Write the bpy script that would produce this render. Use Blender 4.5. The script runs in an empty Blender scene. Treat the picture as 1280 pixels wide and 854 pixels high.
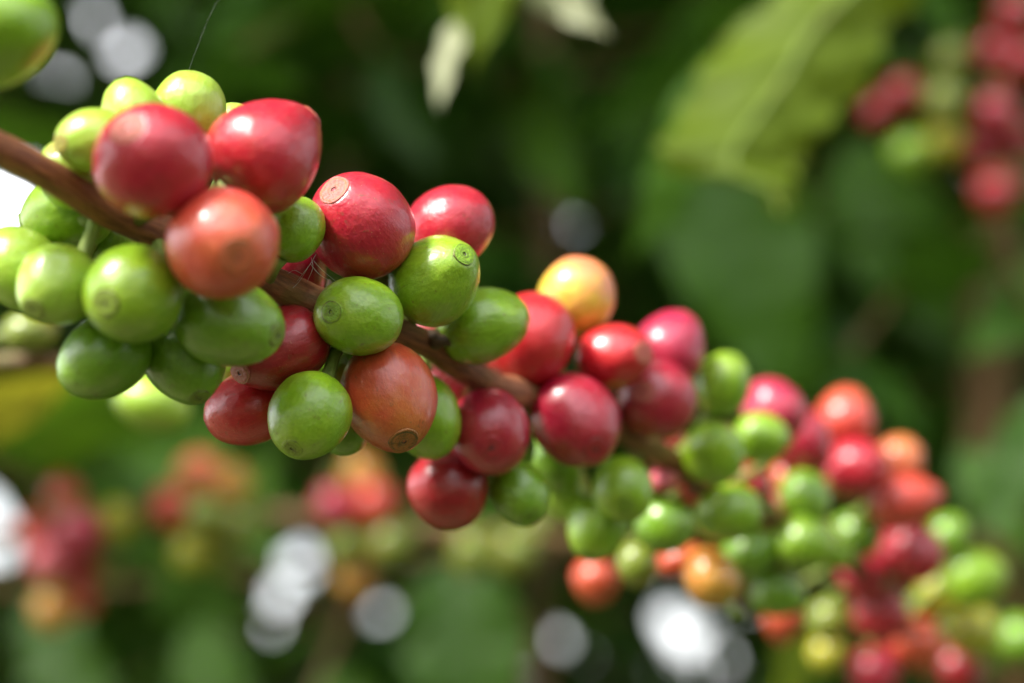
import bpy, math, random
import numpy as np
from mathutils import Vector, Matrix, noise as mnoise
random.seed(7); np.random.seed(7)
S = bpy.context.scene
COL = S.collection
R = math.radians

# ------------------------------------------------------------ camera
PITCH = R(14.0)
CAM = Vector((0.0, 0.0, 1.30))
FPX = 60.0 / 36.0 * 1280.0          # focal length in photograph pixels
FOCUS = 0.2465
cd = bpy.data.cameras.new('camera'); cam = bpy.data.objects.new('camera', cd); COL.objects.link(cam)
cam.location = CAM; cam.rotation_euler = (R(90) + PITCH, 0, 0)
cd.lens = 60; cd.sensor_width = 36; cd.clip_start = 0.005; cd.clip_end = 3000
cd.dof.use_dof = True; cd.dof.focus_distance = FOCUS; cd.dof.aperture_fstop = 6.9
S.camera = cam
RIGHT = Vector((1, 0, 0)); FWD = Vector((0, math.cos(PITCH), math.sin(PITCH))); UP = Vector((0, -math.sin(PITCH), math.cos(PITCH)))

# ------------------------------------------------------------ world, sun, exposure
W = bpy.data.worlds.new('World'); S.world = W; W.use_nodes = True
SUN_DIR = (RIGHT * -0.50 + UP * 0.80 - FWD * 0.24).normalized()     # towards the sun
sun_el = math.asin(SUN_DIR.z); sun_az = math.atan2(SUN_DIR.x, SUN_DIR.y)
nt = W.node_tree; bg = nt.nodes['Background']
sky = nt.nodes.new('ShaderNodeTexSky'); sky.sky_type = 'NISHITA'; sky.sun_disc = False
sky.sun_elevation = sun_el; sky.sun_rotation = sun_az; sky.dust_density = 4.0; sky.air_density = 1.2; sky.altitude = 300
# bright hazy sky: thin white cloud over the clear sky, the same in every direction
tcw = nt.nodes.new('ShaderNodeTexCoord'); nzw = nt.nodes.new('ShaderNodeTexNoise'); nzw.inputs['Scale'].default_value = 2.2; nzw.inputs['Detail'].default_value = 6
nt.links.new(tcw.outputs['Generated'], nzw.inputs['Vector'])
mrw = nt.nodes.new('ShaderNodeMapRange'); nt.links.new(nzw.outputs[0], mrw.inputs[0]); mrw.inputs[1].default_value = 0.35; mrw.inputs[2].default_value = 0.65
mrw.inputs[3].default_value = 0.55; mrw.inputs[4].default_value = 0.9
mxw = nt.nodes.new('ShaderNodeMix'); mxw.data_type = 'RGBA'; nt.links.new(mrw.outputs[0], mxw.inputs[0]); nt.links.new(sky.outputs[0], mxw.inputs[6]); mxw.inputs[7].default_value = (10.0, 10.1, 10.3, 1)
nt.links.new(mxw.outputs[2], bg.inputs[0]); bg.inputs[1].default_value = 0.15
ld = bpy.data.lights.new('sun', 'SUN'); ld.energy = 4.2; ld.angle = R(14); ld.color = (1.0, 0.96, 0.89)
sun = bpy.data.objects.new('sun', ld); COL.objects.link(sun)
sun.rotation_euler = SUN_DIR.to_track_quat('Z', 'Y').to_euler(); sun.location = (0, 0, 6)
S.view_settings.view_transform = 'Standard'; S.view_settings.look = 'None'
S.view_settings.exposure = 1.22; S.view_settings.gamma = 1.0
S.cycles.use_denoising = True
S.cycles.max_bounces = 8; S.cycles.transmission_bounces = 4; S.cycles.sample_clamp_indirect = 6

# ------------------------------------------------------------ helpers
def at(px, py, d):
    """the point d metres deep along the view axis that the photograph shows at (px, py)"""
    return CAM + FWD * d + RIGHT * ((px - 640) / FPX * d) + UP * (-(py - 427) / FPX * d)
def proj(p):
    v = Vector(p) - CAM; d = v.dot(FWD)
    if d < 0.02: return (-9999, -9999, d)
    return (640 + v.dot(RIGHT) / d * FPX, 427 - v.dot(UP) / d * FPX, d)
def tag(o, label=None, cat=None, group=None, kind=None):
    if label: o['label'] = label
    if cat: o['category'] = cat
    if group: o['group'] = group
    if kind: o['kind'] = kind
    return o
def empty(name, loc=(0, 0, 0)):
    o = bpy.data.objects.new(name, None); COL.objects.link(o); o.location = loc; o.empty_display_size = 0.005; return o
def mesh_obj(name, me, parent=None, mat=None):
    o = bpy.data.objects.new(name, me); COL.objects.link(o)
    if parent: o.parent = parent
    if mat and not me.materials: me.materials.append(mat)
    return o
def new_mesh(name, verts, faces, smooth=True, uvs=None):
    me = bpy.data.meshes.new(name); me.from_pydata([tuple(v) for v in verts], [], faces)
    if smooth: me.polygons.foreach_set('use_smooth', [True] * len(me.polygons))
    if uvs is not None:
        l = me.uv_layers.new(name='UVMap')
        li = np.zeros(len(me.loops), dtype=np.int32); me.loops.foreach_get('vertex_index', li)
        l.data.foreach_set('uv', np.asarray(uvs, dtype=np.float32)[li].ravel())
    me.update(); return me
def catmull(pts, n=8):
    P = [pts[0]] + list(pts) + [pts[-1]]; out = []
    for i in range(1, len(P) - 2):
        for k in range(n):
            t = k / n; a, b, c, d = [np.array(P[i + j - 1], float) for j in range(4)]
            out.append(0.5 * ((2 * b) + (-a + c) * t + (2 * a - 5 * b + 4 * c - d) * t * t + (-a + 3 * b - 3 * c + d) * t ** 3))
    out.append(np.array(P[-2], float)); return out
def tube_data(pts, rad, seg=12, rough=0.0, seed=0):
    """closed tube through pts with radius per point -> verts, faces, uvs"""
    V = []; F = []; U = []; n = len(pts); prev = None; s = 0
    for i, p in enumerate(pts):
        p = Vector(p); a = Vector(pts[max(0, i - 1)]); b = Vector(pts[min(n - 1, i + 1)])
        t = (b - a).normalized()
        if prev is None: x = t.cross(Vector((0.1, 0.2, 1))).normalized()
        else: x = (prev - t * prev.dot(t)).normalized()
        prev = x; y = t.cross(x)
        if i: s += (p - Vector(pts[i - 1])).length
        for k in range(seg):
            an = 2 * math.pi * k / seg; r = rad[i]
            if rough:
                r *= 1 + rough * mnoise.noise(Vector((math.cos(an) * 1.7 + seed, math.sin(an) * 1.7, s / max(rad[0], 1e-5) * 0.6)))
            V.append(p + x * (math.cos(an) * r) + y * (math.sin(an) * r)); U.append((abs(k / seg * 2 - 1), s * 100))
    for i in range(n - 1):
        for k in range(seg):
            k2 = (k + 1) % seg
            F.append((i * seg + k, i * seg + k2, (i + 1) * seg + k2, (i + 1) * seg + k))
    F.append(tuple(range(seg))[::-1]); F.append(tuple((n - 1) * seg + k for k in range(seg)))
    return V, F, U
def tube(name, pts, rad, mat, parent=None, seg=12, rough=0.0, seed=0):
    V, F, U = tube_data(pts, rad, seg, rough, seed)
    return mesh_obj(name, new_mesh(name, V, F, True, U), parent, mat)

# ------------------------------------------------------------ materials
def mat_new(name):
    m = bpy.data.materials.new(name); m.use_nodes = True
    return m, m.node_tree, m.node_tree.nodes['Principled BSDF']
def N(nt, t, **kw):
    n = nt.nodes.new(t)
    for k, v in kw.items(): setattr(n, k, v)
    return n
def mixc(nt, fac, a, b):
    n = N(nt, 'ShaderNodeMix', data_type='RGBA')
    for s, v in ((0, fac), (6, a), (7, b)):
        if hasattr(v, 'is_linked') or hasattr(v, 'links'): nt.links.new(v, n.inputs[s])
        elif isinstance(v, (int, float)): n.inputs[s].default_value = v
        else: n.inputs[s].default_value = (*v, 1)
    return n.outputs[2]
def mth(nt, op, a, b=None, clamp=False):
    n = N(nt, 'ShaderNodeMath', operation=op); n.use_clamp = clamp
    for i, v in enumerate((a, b)):
        if v is None: continue
        if isinstance(v, (int, float)): n.inputs[i].default_value = v
        else: nt.links.new(v, n.inputs[i])
    return n.outputs[0]
def ramp(nt, v, lo, hi):
    n = N(nt, 'ShaderNodeMapRange'); n.interpolation_type = 'SMOOTHSTEP'
    nt.links.new(v, n.inputs[0]); n.inputs[1].default_value = lo; n.inputs[2].default_value = hi
    return n.outputs[0]
def coords(nt, scale=(1, 1, 1), rnd=True, src='Object'):
    tc = N(nt, 'ShaderNodeTexCoord'); mp = N(nt, 'ShaderNodeMapping'); mp.inputs['Scale'].default_value = scale
    nt.links.new(tc.outputs[src], mp.inputs[0])
    if rnd:
        oi = N(nt, 'ShaderNodeObjectInfo'); mu = mth(nt, 'MULTIPLY', oi.outputs['Random'], 37.0)
        cx = N(nt, 'ShaderNodeCombineXYZ')
        for i in range(3): nt.links.new(mu, cx.inputs[i])
        nt.links.new(cx.outputs[0], mp.inputs['Location'])
    return mp.outputs[0]
def noise_tex(nt, vec, scale, detail=3, rough=0.5):
    n = N(nt, 'ShaderNodeTexNoise'); nt.links.new(vec, n.inputs['Vector'])
    n.inputs['Scale'].default_value = scale; n.inputs['Detail'].default_value = detail; n.inputs['Roughness'].default_value = rough
    return n.outputs[0]
_cm = {}
# main colour, second colour, where the second colour lies along the fruit (+1 tip, -1 base), amount
FRUIT = {
 'red':     ((0.42, 0.009, 0.028), (0.46, 0.045, 0.022), -1, 0.18),
 'brightred':((0.50, 0.011, 0.020), (0.52, 0.05, 0.022), -1, 0.10),
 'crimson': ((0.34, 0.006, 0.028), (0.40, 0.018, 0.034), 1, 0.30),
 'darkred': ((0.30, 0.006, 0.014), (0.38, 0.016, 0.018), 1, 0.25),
 'magenta': ((0.40, 0.012, 0.055), (0.44, 0.05, 0.06), -1, 0.35),
 'pink':    ((0.62, 0.10, 0.14), (0.60, 0.16, 0.14), 1, 0.4),
 'coral':   ((0.58, 0.055, 0.038), (0.60, 0.120, 0.042), 1, 0.35),
 'orangered':((0.50, 0.065, 0.026), (0.50, 0.16, 0.030), 1, 0.22),
 'salmon':  ((0.60, 0.13, 0.05), (0.58, 0.20, 0.05), 1, 0.5),
 'orange':  ((0.56, 0.22, 0.035), (0.44, 0.26, 0.03), -1, 0.5),
 'peach':   ((0.70, 0.50, 0.045), (0.72, 0.22, 0.10), 1, 0.62),
 'yellow':  ((0.40, 0.37, 0.020), (0.30, 0.34, 0.02), 1, 0.5),
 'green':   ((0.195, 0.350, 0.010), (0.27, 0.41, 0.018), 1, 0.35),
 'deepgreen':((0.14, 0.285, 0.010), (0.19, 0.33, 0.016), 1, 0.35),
 'lime':    ((0.30, 0.47, 0.035), (0.35, 0.50, 0.06), 1, 0.4),
 'olive':   ((0.17, 0.22, 0.018), (0.24, 0.20, 0.02), 1, 0.4),
}
def fruit_mat(key):
    if key in _cm: return _cm[key]
    A, B, side, amt = FRUIT[key]
    m, nt, p = mat_new('fruit_skin_' + key); L = nt.links.new
    tc = N(nt, 'ShaderNodeTexCoord'); sp = N(nt, 'ShaderNodeSeparateXYZ'); L(tc.outputs['Object'], sp.inputs[0])
    v = coords(nt); big = noise_tex(nt, v, 1.3, 3, 0.55)
    g = mth(nt, 'ADD', mth(nt, 'MULTIPLY', sp.outputs[2], 0.42 * side), mth(nt, 'MULTIPLY', big, 1.3))
    f = ramp(nt, mth(nt, 'ADD', g, amt - 0.95), 0.0, 0.75)
    c = mixc(nt, f, A, B)
    # fine streaks running from stem to tip, as on the real skin
    vs = coords(nt, (7, 7, 0.9)); st = noise_tex(nt, vs, 2.2, 5, 0.65)
    gr = key in ('green', 'deepgreen', 'lime', 'olive')
    c = mixc(nt, mth(nt, 'MULTIPLY', ramp(nt, st, 0.50, 0.78), 0.30), c, tuple(min(1, x * 1.5 + 0.03) for x in B))
    c = mixc(nt, mth(nt, 'MULTIPLY', ramp(nt, st, 0.50, 0.25), 0.40), c, tuple(x * 0.55 for x in A))
    # pale lenticel dots
    vo = N(nt, 'ShaderNodeTexVoronoi'); L(v, vo.inputs['Vector']); vo.inputs['Scale'].default_value = 17
    dot = ramp(nt, vo.outputs['Distance'], 0.13, 0.06)
    spn = noise_tex(nt, v, 4.5, 2); dm = mth(nt, 'MULTIPLY', dot, ramp(nt, spn, 0.42, 0.56))
    c = mixc(nt, mth(nt, 'MULTIPLY', dm, 0.75), c, (0.62, 0.48, 0.22) if not gr else (0.42, 0.50, 0.16))
    # small bruises
    br = noise_tex(nt, v, 6.0, 6, 0.7)
    c = mixc(nt, mth(nt, 'MULTIPLY', ramp(nt, br, 0.60, 0.68), 0.6), c, (0.13, 0.06, 0.02))
    v2 = N(nt, 'ShaderNodeTexVoronoi'); L(v, v2.inputs['Vector']); v2.inputs['Scale'].default_value = 5.5
    c = mixc(nt, mth(nt, 'MULTIPLY', mth(nt, 'MULTIPLY', ramp(nt, v2.outputs['Distance'], 0.085, 0.04), ramp(nt, noise_tex(nt, v, 2.5, 2), 0.45, 0.6)), 0.8), c, (0.10, 0.045, 0.015))
    # thin scuffs
    sw = noise_tex(nt, coords(nt, (2.0, 9.0, 2.5)), 3.0, 8, 0.8)
    c = mixc(nt, mth(nt, 'MULTIPLY', ramp(nt, sw, 0.64, 0.69), 0.45), c, (0.40, 0.22, 0.12) if not gr else (0.30, 0.30, 0.10))
    L(c, p.inputs['Base Color'])
    p.inputs['Subsurface Weight'].default_value = 0.35 if gr else 0.28
    p.inputs['Subsurface Radius'].default_value = (0.5, 0.9, 0.15) if gr else (1.0, 0.25, 0.12)
    p.inputs['Subsurface Scale'].default_value = 0.0028
    p.inputs['Specular IOR Level'].default_value = 0.5
    rn = noise_tex(nt, v, 9, 4, 0.6)
    mr = N(nt, 'ShaderNodeMapRange'); L(rn, mr.inputs[0]); mr.inputs[1].default_value = 0.3; mr.inputs[2].default_value = 0.7
    mr.inputs[3].default_value = 0.27; mr.inputs[4].default_value = 0.42; L(mr.outputs[0], p.inputs['Roughness'])
    p.inputs['Coat Weight'].default_value = 0.6; p.inputs['Coat Roughness'].default_value = 0.20
    h = mth(nt, 'ADD', mth(nt, 'MULTIPLY', st, 0.7), mth(nt, 'MULTIPLY', noise_tex(nt, v, 3.4, 3, 0.5), 2.6))
    h = mth(nt, 'ADD', h, mth(nt, 'MULTIPLY', noise_tex(nt, v, 26, 2), 0.16))
    b = N(nt, 'ShaderNodeBump'); b.inputs['Strength'].default_value = 0.22; b.inputs['Distance'].default_value = 0.0007
    L(h, b.inputs['Height']); L(b.outputs[0], p.inputs['Normal'])
    _cm[key] = m; return m
_sm = {}
SCAR = {'pale': ((0.60, 0.22, 0.15), (0.42, 0.16, 0.06)), 'redscar': ((0.42, 0.035, 0.03), (0.20, 0.03, 0.02)),
        'tan': ((0.44, 0.17, 0.035), (0.26, 0.13, 0.025)), 'greenscar': ((0.20, 0.37, 0.022), (0.17, 0.17, 0.03)),
        'brown': ((0.21, 0.21, 0.035), (0.11, 0.085, 0.02))}
def scar_mat(key, skin):
    if (key, skin) in _sm: return _sm[(key, skin)]
    A, B = SCAR[key]; m, nt, p = mat_new('scar_' + key + '_' + skin); K = FRUIT[skin][0]
    A = tuple(a * 0.45 + k * 0.55 for a, k in zip(A, K)); B = tuple(a * 0.75 for a in B); L = nt.links.new
    tc = N(nt, 'ShaderNodeTexCoord'); sp = N(nt, 'ShaderNodeSeparateXYZ'); L(tc.outputs['Object'], sp.inputs[0])
    r = mth(nt, 'SQRT', mth(nt, 'ADD', mth(nt, 'MULTIPLY', sp.outputs[0], sp.outputs[0]), mth(nt, 'MULTIPLY', sp.outputs[1], sp.outputs[1])))
    v = coords(nt); nz = noise_tex(nt, v, 11, 4, 0.6)
    rr = mth(nt, 'ADD', r, mth(nt, 'MULTIPLY', mth(nt, 'SUBTRACT', nz, 0.5), 0.05))
    def band(c0, w): return ramp(nt, mth(nt, 'ABSOLUTE', mth(nt, 'SUBTRACT', rr, c0)), w, w * 0.35)
    ox = noise_tex(nt, v, 1.7, 2); 
    c = mixc(nt, mth(nt, 'MAXIMUM', mth(nt, 'MULTIPLY', band(0.268, 0.024), ramp(nt, ox, 0.30, 0.55)), mth(nt, 'MULTIPLY', band(0.10, 0.022), 0.45)), A, B)
    c = mixc(nt, mth(nt, 'MULTIPLY', ramp(nt, noise_tex(nt, v, 5.0, 5, 0.7), 0.50, 0.66), 0.7), c, B)
    c = mixc(nt, ramp(nt, rr, 0.070, 0.036), c, (0.025, 0.014, 0.006))
    c = mixc(nt, mth(nt, 'MULTIPLY', ramp(nt, nz, 0.5, 0.7), 0.4), c, tuple(x * 0.6 for x in A))
    L(c, p.inputs['Base Color']); p.inputs['Roughness'].default_value = 0.45
    b = N(nt, 'ShaderNodeBump'); b.inputs['Strength'].default_value = 0.5; b.inputs['Distance'].default_value = 0.0006
    L(noise_tex(nt, v, 18, 4), b.inputs['Height']); L(b.outputs[0], p.inputs['Normal'])
    _sm[(key, skin)] = m; return m
def bark_mat(name, A, B, Cc, sc=1.0):
    m, nt, p = mat_new(name); L = nt.links.new
    v = coords(nt, (4.0 * sc, 0.8 * sc, 1), False, 'UV'); st = noise_tex(nt, v, 2.5, 6, 0.7)
    w = coords(nt, (1, 1, 1), False); bg_ = noise_tex(nt, w, 60, 4, 0.6)
    c = mixc(nt, ramp(nt, st, 0.35, 0.68), A, B)
    c = mixc(nt, mth(nt, 'MULTIPLY', ramp(nt, bg_, 0.50, 0.66), 0.7), c, Cc)
    L(c, p.inputs['Base Color']); p.inputs['Roughness'].default_value = 0.6
    b = N(nt, 'ShaderNodeBump'); b.inputs['Strength'].default_value = 0.45; b.inputs['Distance'].default_value = 0.0006
    L(mth(nt, 'ADD', st, mth(nt, 'MULTIPLY', noise_tex(nt, w, 900, 3), 0.5)), b.inputs['Height']); L(b.outputs[0], p.inputs['Normal'])
    return m
M_BARK = bark_mat('twig_bark', (0.14, 0.040, 0.018), (0.34, 0.13, 0.055), (0.20, 0.15, 0.03))
M_BARK2 = bark_mat('background_bark', (0.14, 0.065, 0.022), (0.24, 0.13, 0.05), (0.14, 0.13, 0.03), 0.4)
M_STALK = bark_mat('stalk_skin', (0.16, 0.24, 0.03), (0.24, 0.32, 0.06), (0.14, 0.10, 0.03))
M_BRACT = bark_mat('dry_bract', (0.035, 0.02, 0.01), (0.14, 0.08, 0.035), (0.07, 0.05, 0.02))
def leaf_mat(name, A, B, trans, tcol, rough=0.36, spec=0.5):
    m, nt, p = mat_new(name); L = nt.links.new
    v = coords(nt); oi = N(nt, 'ShaderNodeObjectInfo')
    nz = noise_tex(nt, v, 22, 4)
    c = mixc(nt, mth(nt, 'ADD', mth(nt, 'MULTIPLY', oi.outputs['Random'], 0.7), mth(nt, 'MULTIPLY', nz, 0.3)), A, B)
    L(c, p.inputs['Base Color']); p.inputs['Roughness'].default_value = rough; p.inputs['Specular IOR Level'].default_value = spec
    b = N(nt, 'ShaderNodeBump'); b.inputs['Strength'].default_value = 0.35; b.inputs['Distance'].default_value = 0.002
    L(noise_tex(nt, v, 60, 3), b.inputs['Height']); L(b.outputs[0], p.inputs['Normal'])
    tr = N(nt, 'ShaderNodeBsdfTranslucent'); L(mixc(nt, oi.outputs['Random'], tcol, tuple(x * 0.7 for x in tcol)), tr.inputs[0])
    mx = N(nt, 'ShaderNodeMixShader'); mx.inputs[0].default_value = trans
    L(p.outputs[0], mx.inputs[1]); L(tr.outputs[0], mx.inputs[2]); L(mx.outputs[0], nt.nodes['Material Output'].inputs[0])
    return m
M_LEAF = leaf_mat('leaf_green', (0.020, 0.066, 0.007), (0.060, 0.140, 0.012), 0.25, (0.09, 0.22, 0.010), 0.34, 0.30)
M_LEAFY = leaf_mat('leaf_yellow_green', (0.12, 0.20, 0.014), (0.17, 0.24, 0.02), 0.50, (0.36, 0.44, 0.02), 0.5, 0.2)
M_LEAFM = leaf_mat('leaf_mid_green', (0.050, 0.135, 0.008), (0.085, 0.19, 0.010), 0.30, (0.14, 0.32, 0.012), 0.38, 0.28)  # lighter green puts sunlight into the colour of leaves the crown shades
M_LEAFB = leaf_mat('leaf_bright_yellow', (0.30, 0.32, 0.020), (0.36, 0.34, 0.03), 0.45, (0.55, 0.52, 0.03), 0.5, 0.3)
M_LEAFP = leaf_mat('leaf_pale', (0.42, 0.45, 0.25), (0.50, 0.52, 0.32), 0.4, (0.5, 0.5, 0.3), 0.4)

# ------------------------------------------------------------ ground
def ground():
    m, nt, p = mat_new('soil_and_grass'); v = coords(nt, (1, 1, 1), False)
    c = mixc(nt, ramp(nt, noise_tex(nt, v, 1.6, 8, 0.7), 0.42, 0.6), (0.13, 0.085, 0.05), (0.07, 0.11, 0.03))
    nt.links.new(c, p.inputs['Base Color']); p.inputs['Roughness'].default_value = 0.95
    n = 40; V = []; F = []
    ax = [math.copysign(abs(t) ** 3 * 1500, t) for t in np.linspace(-1, 1, n)]
    for y in ax:
        for x in ax: V.append((x, y, 0.03 * mnoise.noise(Vector((x * 0.7, y * 0.7, 0)))))
    for j in range(n - 1):
        for i in range(n - 1): F.append((j * n + i, j * n + i + 1, (j + 1) * n + i + 1, (j + 1) * n + i))
    tag(mesh_obj('ground', new_mesh('ground', V, F), None, m), kind='structure')
ground()

# ------------------------------------------------------------ leaves
def leaf_arrays(nl=22, nw=6, seed=0, wave=0.022, fold=0.12, droop=0.18, width=0.19, quilt=0.012, tipdrop=0.0, twist=0.3):
    """a coffee leaf one unit long from base (0,0,0) along +Y, face +Z: folded on its midrib, wavy margin, drip tip"""
    V = []; F = []; ph = seed * 2.1
    for i in range(nl + 1):
        t = i / nl
        w = width * (math.sin(math.pi * min(1, t ** 0.85)) ** 0.75 * (1 - 0.55 * t ** 4)) if t < 0.88 else None
        if w is None:
            w0 = width * (math.sin(math.pi * 0.88 ** 0.85) ** 0.75 * (1 - 0.55 * 0.88 ** 4)); w = w0 * ((1 - t) / 0.12) ** 1.5 * 0.92 + 0.0015
        w = max(w, 0.004); tw = twist * (t - 0.3)
        for j in range(-nw, nw + 1):
            u = j / nw; x = u * w
            wav = wave * abs(u) ** 2 * math.sin(t * 19 + ph + (1.4 if u > 0 else 0)) * min(1, w / width * 1.3)
            q = quilt * math.sin(t * 44 - abs(u) * 5.5) * (1 - abs(u)) * abs(u) * 3 * min(1, w / width)
            rib = -0.006 * math.exp(-(u * 7) ** 2) * (1 - t)
            z = abs(x) * (fold * 2.0) + wav + q + rib - droop * t * t - tipdrop * t ** 4
            V.append((x * math.cos(tw) - z * math.sin(tw) * 0.3, t * (1 - 0.10 * droop * t), z + x * math.sin(tw)))
    W_ = 2 * nw + 1
    for i in range(nl):
        for j in range(W_ - 1): F.append((i * W_ + j, i * W_ + j + 1, (i + 1) * W_ + j + 1, (i + 1) * W_ + j))
    return np.array(V), F
HI = [leaf_arrays(26, 6, s, wave=0.018 + 0.008 * (s % 3), fold=0.06 + 0.05 * (s % 2), droop=0.12 + 0.08 * (s % 4), width=0.17 + 0.012 * (s % 3), twist=0.5 * ((s % 3) - 1)) for s in range(6)]
LO = [leaf_arrays(8, 2, s, wave=0.02, fold=0.08, droop=0.15 + 0.08 * (s % 3), width=0.18, quilt=0, twist=0.4 * ((s % 3) - 1)) for s in range(4)]
_lm = {}
def leaf_mesh(k, mat):
    key = (k, mat.name)
    if key not in _lm:
        V, F = HI[k]; me = new_mesh('leaf', V, F); me.materials.append(mat); _lm[key] = me
    return _lm[key]
def leaf_matrix(base, tip, face):
    base = Vector(base); y = Vector(tip) - base; L = y.length; y.normalize()
    x = y.cross(Vector(face)).normalized(); z = x.cross(y)
    return Matrix.Translation(base) @ Matrix(((x.x, y.x, z.x), (x.y, y.y, z.y), (x.z, y.z, z.z))).to_4x4() @ Matrix.Diagonal((L, L, L, 1))
def put_leaf(base, tip, face, mat, parent, k=0, wide=1.0, label=None):
    o = mesh_obj('leaf', leaf_mesh(k, mat), parent)
    mw = leaf_matrix(base, tip, face) @ Matrix.Diagonal((wide, 1, wide, 1))
    o.matrix_parent_inverse = Matrix.Identity(4)
    o.matrix_basis = Matrix.Translation(-parent.location) @ mw
    if label: o['label'] = label
    return o

# openings in the foliage where the sky shows (photograph pixels: x, y, rx, ry)
GAPS = [(-10, 264, 62, 50), (-24, 665, 28, 44), (372, 702, 18, 18), (352, 738, 5, 6), (340, 775, 11, 11), (478, 765, 8, 9), (500, 735, 4, 6), (398, 768, 3, 4), (520, 790, 3, 3), (854, 804, 17, 16), (884, 784, 7, 12), (842, 768, 4, 9), (905, 822, 7, 11), (818, 776, 5, 9), (822, 842, 10, 6), (878, 846, 9, 6), (843, 734, 4, 8), (778, 836, 4, 5), (925, 850, 4, 5), (935, 757, 8, 8),
        (72, 94, 11, 11), (150, 70, 11, 10), (172, 52, 5, 6), (118, 20, 10, 11), (700, 800, 9, 8), (738, 822, 9, 7), (680, 775, 5, 5), (600, 800, 3, 3), (655, 846, 6, 6), (412, 588, 6, 9)]
def in_gap(p, pad=0):
    x, y, d = proj(p)
    return any(((x - gx) / (gr + pad)) ** 2 + ((y - gy) / (gs + pad)) ** 2 < 1 for gx, gy, gr, gs in GAPS)

_GA = np.array(GAPS, float); _C = np.array(CAM); _BAS = np.array([RIGHT, UP, FWD])
def blocks(m, V, pad=2):
    """would a leaf with matrix m cross one of the openings?"""
    m = np.array(m); w = (V[::2] @ m[:3, :3].T + m[:3, 3] - _C) @ _BAS.T; d = w[:, 2]
    if d.min() < 0.05: return False
    x = 640 + w[:, 0] / d * FPX; y = 427 - w[:, 1] / d * FPX
    if x.max() < -60 or x.min() > 1340 or y.max() < -10 or y.min() > 900: return False
    return bool((((x[:, None] - _GA[:, 0]) / (_GA[:, 2] + pad)) ** 2 + ((y[:, None] - _GA[:, 1]) / (_GA[:, 3] + pad)) ** 2 < 1).any())

# ------------------------------------------------------------ coffee shrubs behind
def shrub(x0, y0, h, z_lo, label, seed, n_parts=150, zstep=0.075, blen=0.5, az0=0.0, lean=0.0):
    rnd = random.Random(seed); root = empty('coffee_shrub', (x0, y0, 0)); tag(root, label, 'coffee shrub', 'coffee shrubs behind the fruiting branches')
    pts = [(lean * (z / h) ** 2 + 0.01 * math.sin(z * 5 + seed), 0.012 * math.cos(z * 4), z) for z in np.linspace(0, h, 24)]
    tube('trunk', pts, [0.016 * (1 - 0.75 * i / 23) + 0.002 for i in range(24)], M_BARK2, root, 10, 0.15, seed)
    near = []; far = []; twV = []; twF = []
    z = z_lo; az = az0
    while z < h:
        az += math.pi / 2 + rnd.uniform(-0.35, 0.35)
        for sgn in (0, math.pi):
            a = az + sgn; L = blen * rnd.uniform(0.7, 1.1) * (0.45 + 0.55 * min(1, (h - z) / 0.6))
            d = Vector((math.cos(a), math.sin(a), 0)); p0 = Vector((x0 + lean * (z / h) ** 2, y0, z + rnd.uniform(-.02, .02)))
            P = [p0 + d * (L * t) + Vector((0, 0, 0.16 * L * t - 0.5 * L * t * t)) for t in np.linspace(0, 1, 8)]
            cut = next((i_ for i_, p in enumerate(P) if in_gap(p, 2)), 8)
            if cut < 2: continue
            Lfull = L; P = P[:cut]
            V, F, U = tube_data([p - Vector((x0, y0, 0)) for p in P], [0.0030 * (1 - 0.6 * i / 7) for i in range(len(P))], 5)
            o = len(twV); twV += V; twF += [tuple(q + o for q in f) for f in F]
            n = max(3, int(L / 0.048)); side = Vector((-d.y, d.x, 0))
            for i in range(1, n + 1):
                t = i / n
                if t > cut / 8: break
                q = p0 + d * (L * t) + Vector((0, 0, 0.16 * L * t - 0.5 * L * t * t))
                for s in (-1, 1):
                    if rnd.random() < 0.10: continue
                    ll = rnd.uniform(0.10, 0.165) * (0.7 + 0.3 * math.sin(math.pi * t))
                    dirv = (side * s * rnd.uniform(0.7, 1.0) + d * rnd.uniform(0.3, 0.8) + Vector((0, 0, rnd.uniform(-0.9, 0.15)))).normalized()
                    face = (Vector((0, 0, 1)) + Vector((rnd.uniform(-.6, .6), rnd.uniform(-.6, .6), 0))).normalized()
                    tip = q + dirv * ll; mid = q + dirv * ll * 0.5
                    if blocks(leaf_matrix(q, tip, face), HI[0][0][::3]) or blocks(leaf_matrix(q, tip, face), LO[2][0]): continue
                    x, y, dd = proj(mid)
                    if dd < 0.62 and -300 < x < 1580 and -250 < y < 1100: continue     # keep the air round the fruiting branches clear
                    if -80 < x < 1360 and -80 < y < 934: near.append((dd, q, tip, face, rnd.randrange(6), rnd.uniform(.85, 1.15)))
                    else: far.append((q, tip, face, rnd.uniform(.85, 1.15)))
        z += zstep
    near.sort(key=lambda a: a[0])
    for dd, q, tip, face, k, wd in near[:n_parts]: put_leaf(q, tip, face, M_LEAF, root, k, wd)
    far += [(q, tip, face, wd) for dd, q, tip, face, k, wd in near[n_parts:]]
    VV = []; FF = []; o = 0
    for i, (q, tip, face, wd) in enumerate(far):
        V, F = LO[i % 4]; m = np.array(Matrix.Translation((-x0, -y0, 0)) @ leaf_matrix(q, tip, face))
        VV.append((V * [wd, 1, wd]) @ m[:3, :3].T + m[:3, 3]); FF += [tuple(a + o for a in f) for f in F]; o += len(V)
    if VV: tag(mesh_obj('foliage', new_mesh('foliage', np.concatenate(VV), FF), root, M_LEAF), kind='stuff')
    mesh_obj('twigs', new_mesh('twigs', twV, twF), root, M_BARK2)['kind'] = 'stuff'
    return root
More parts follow.
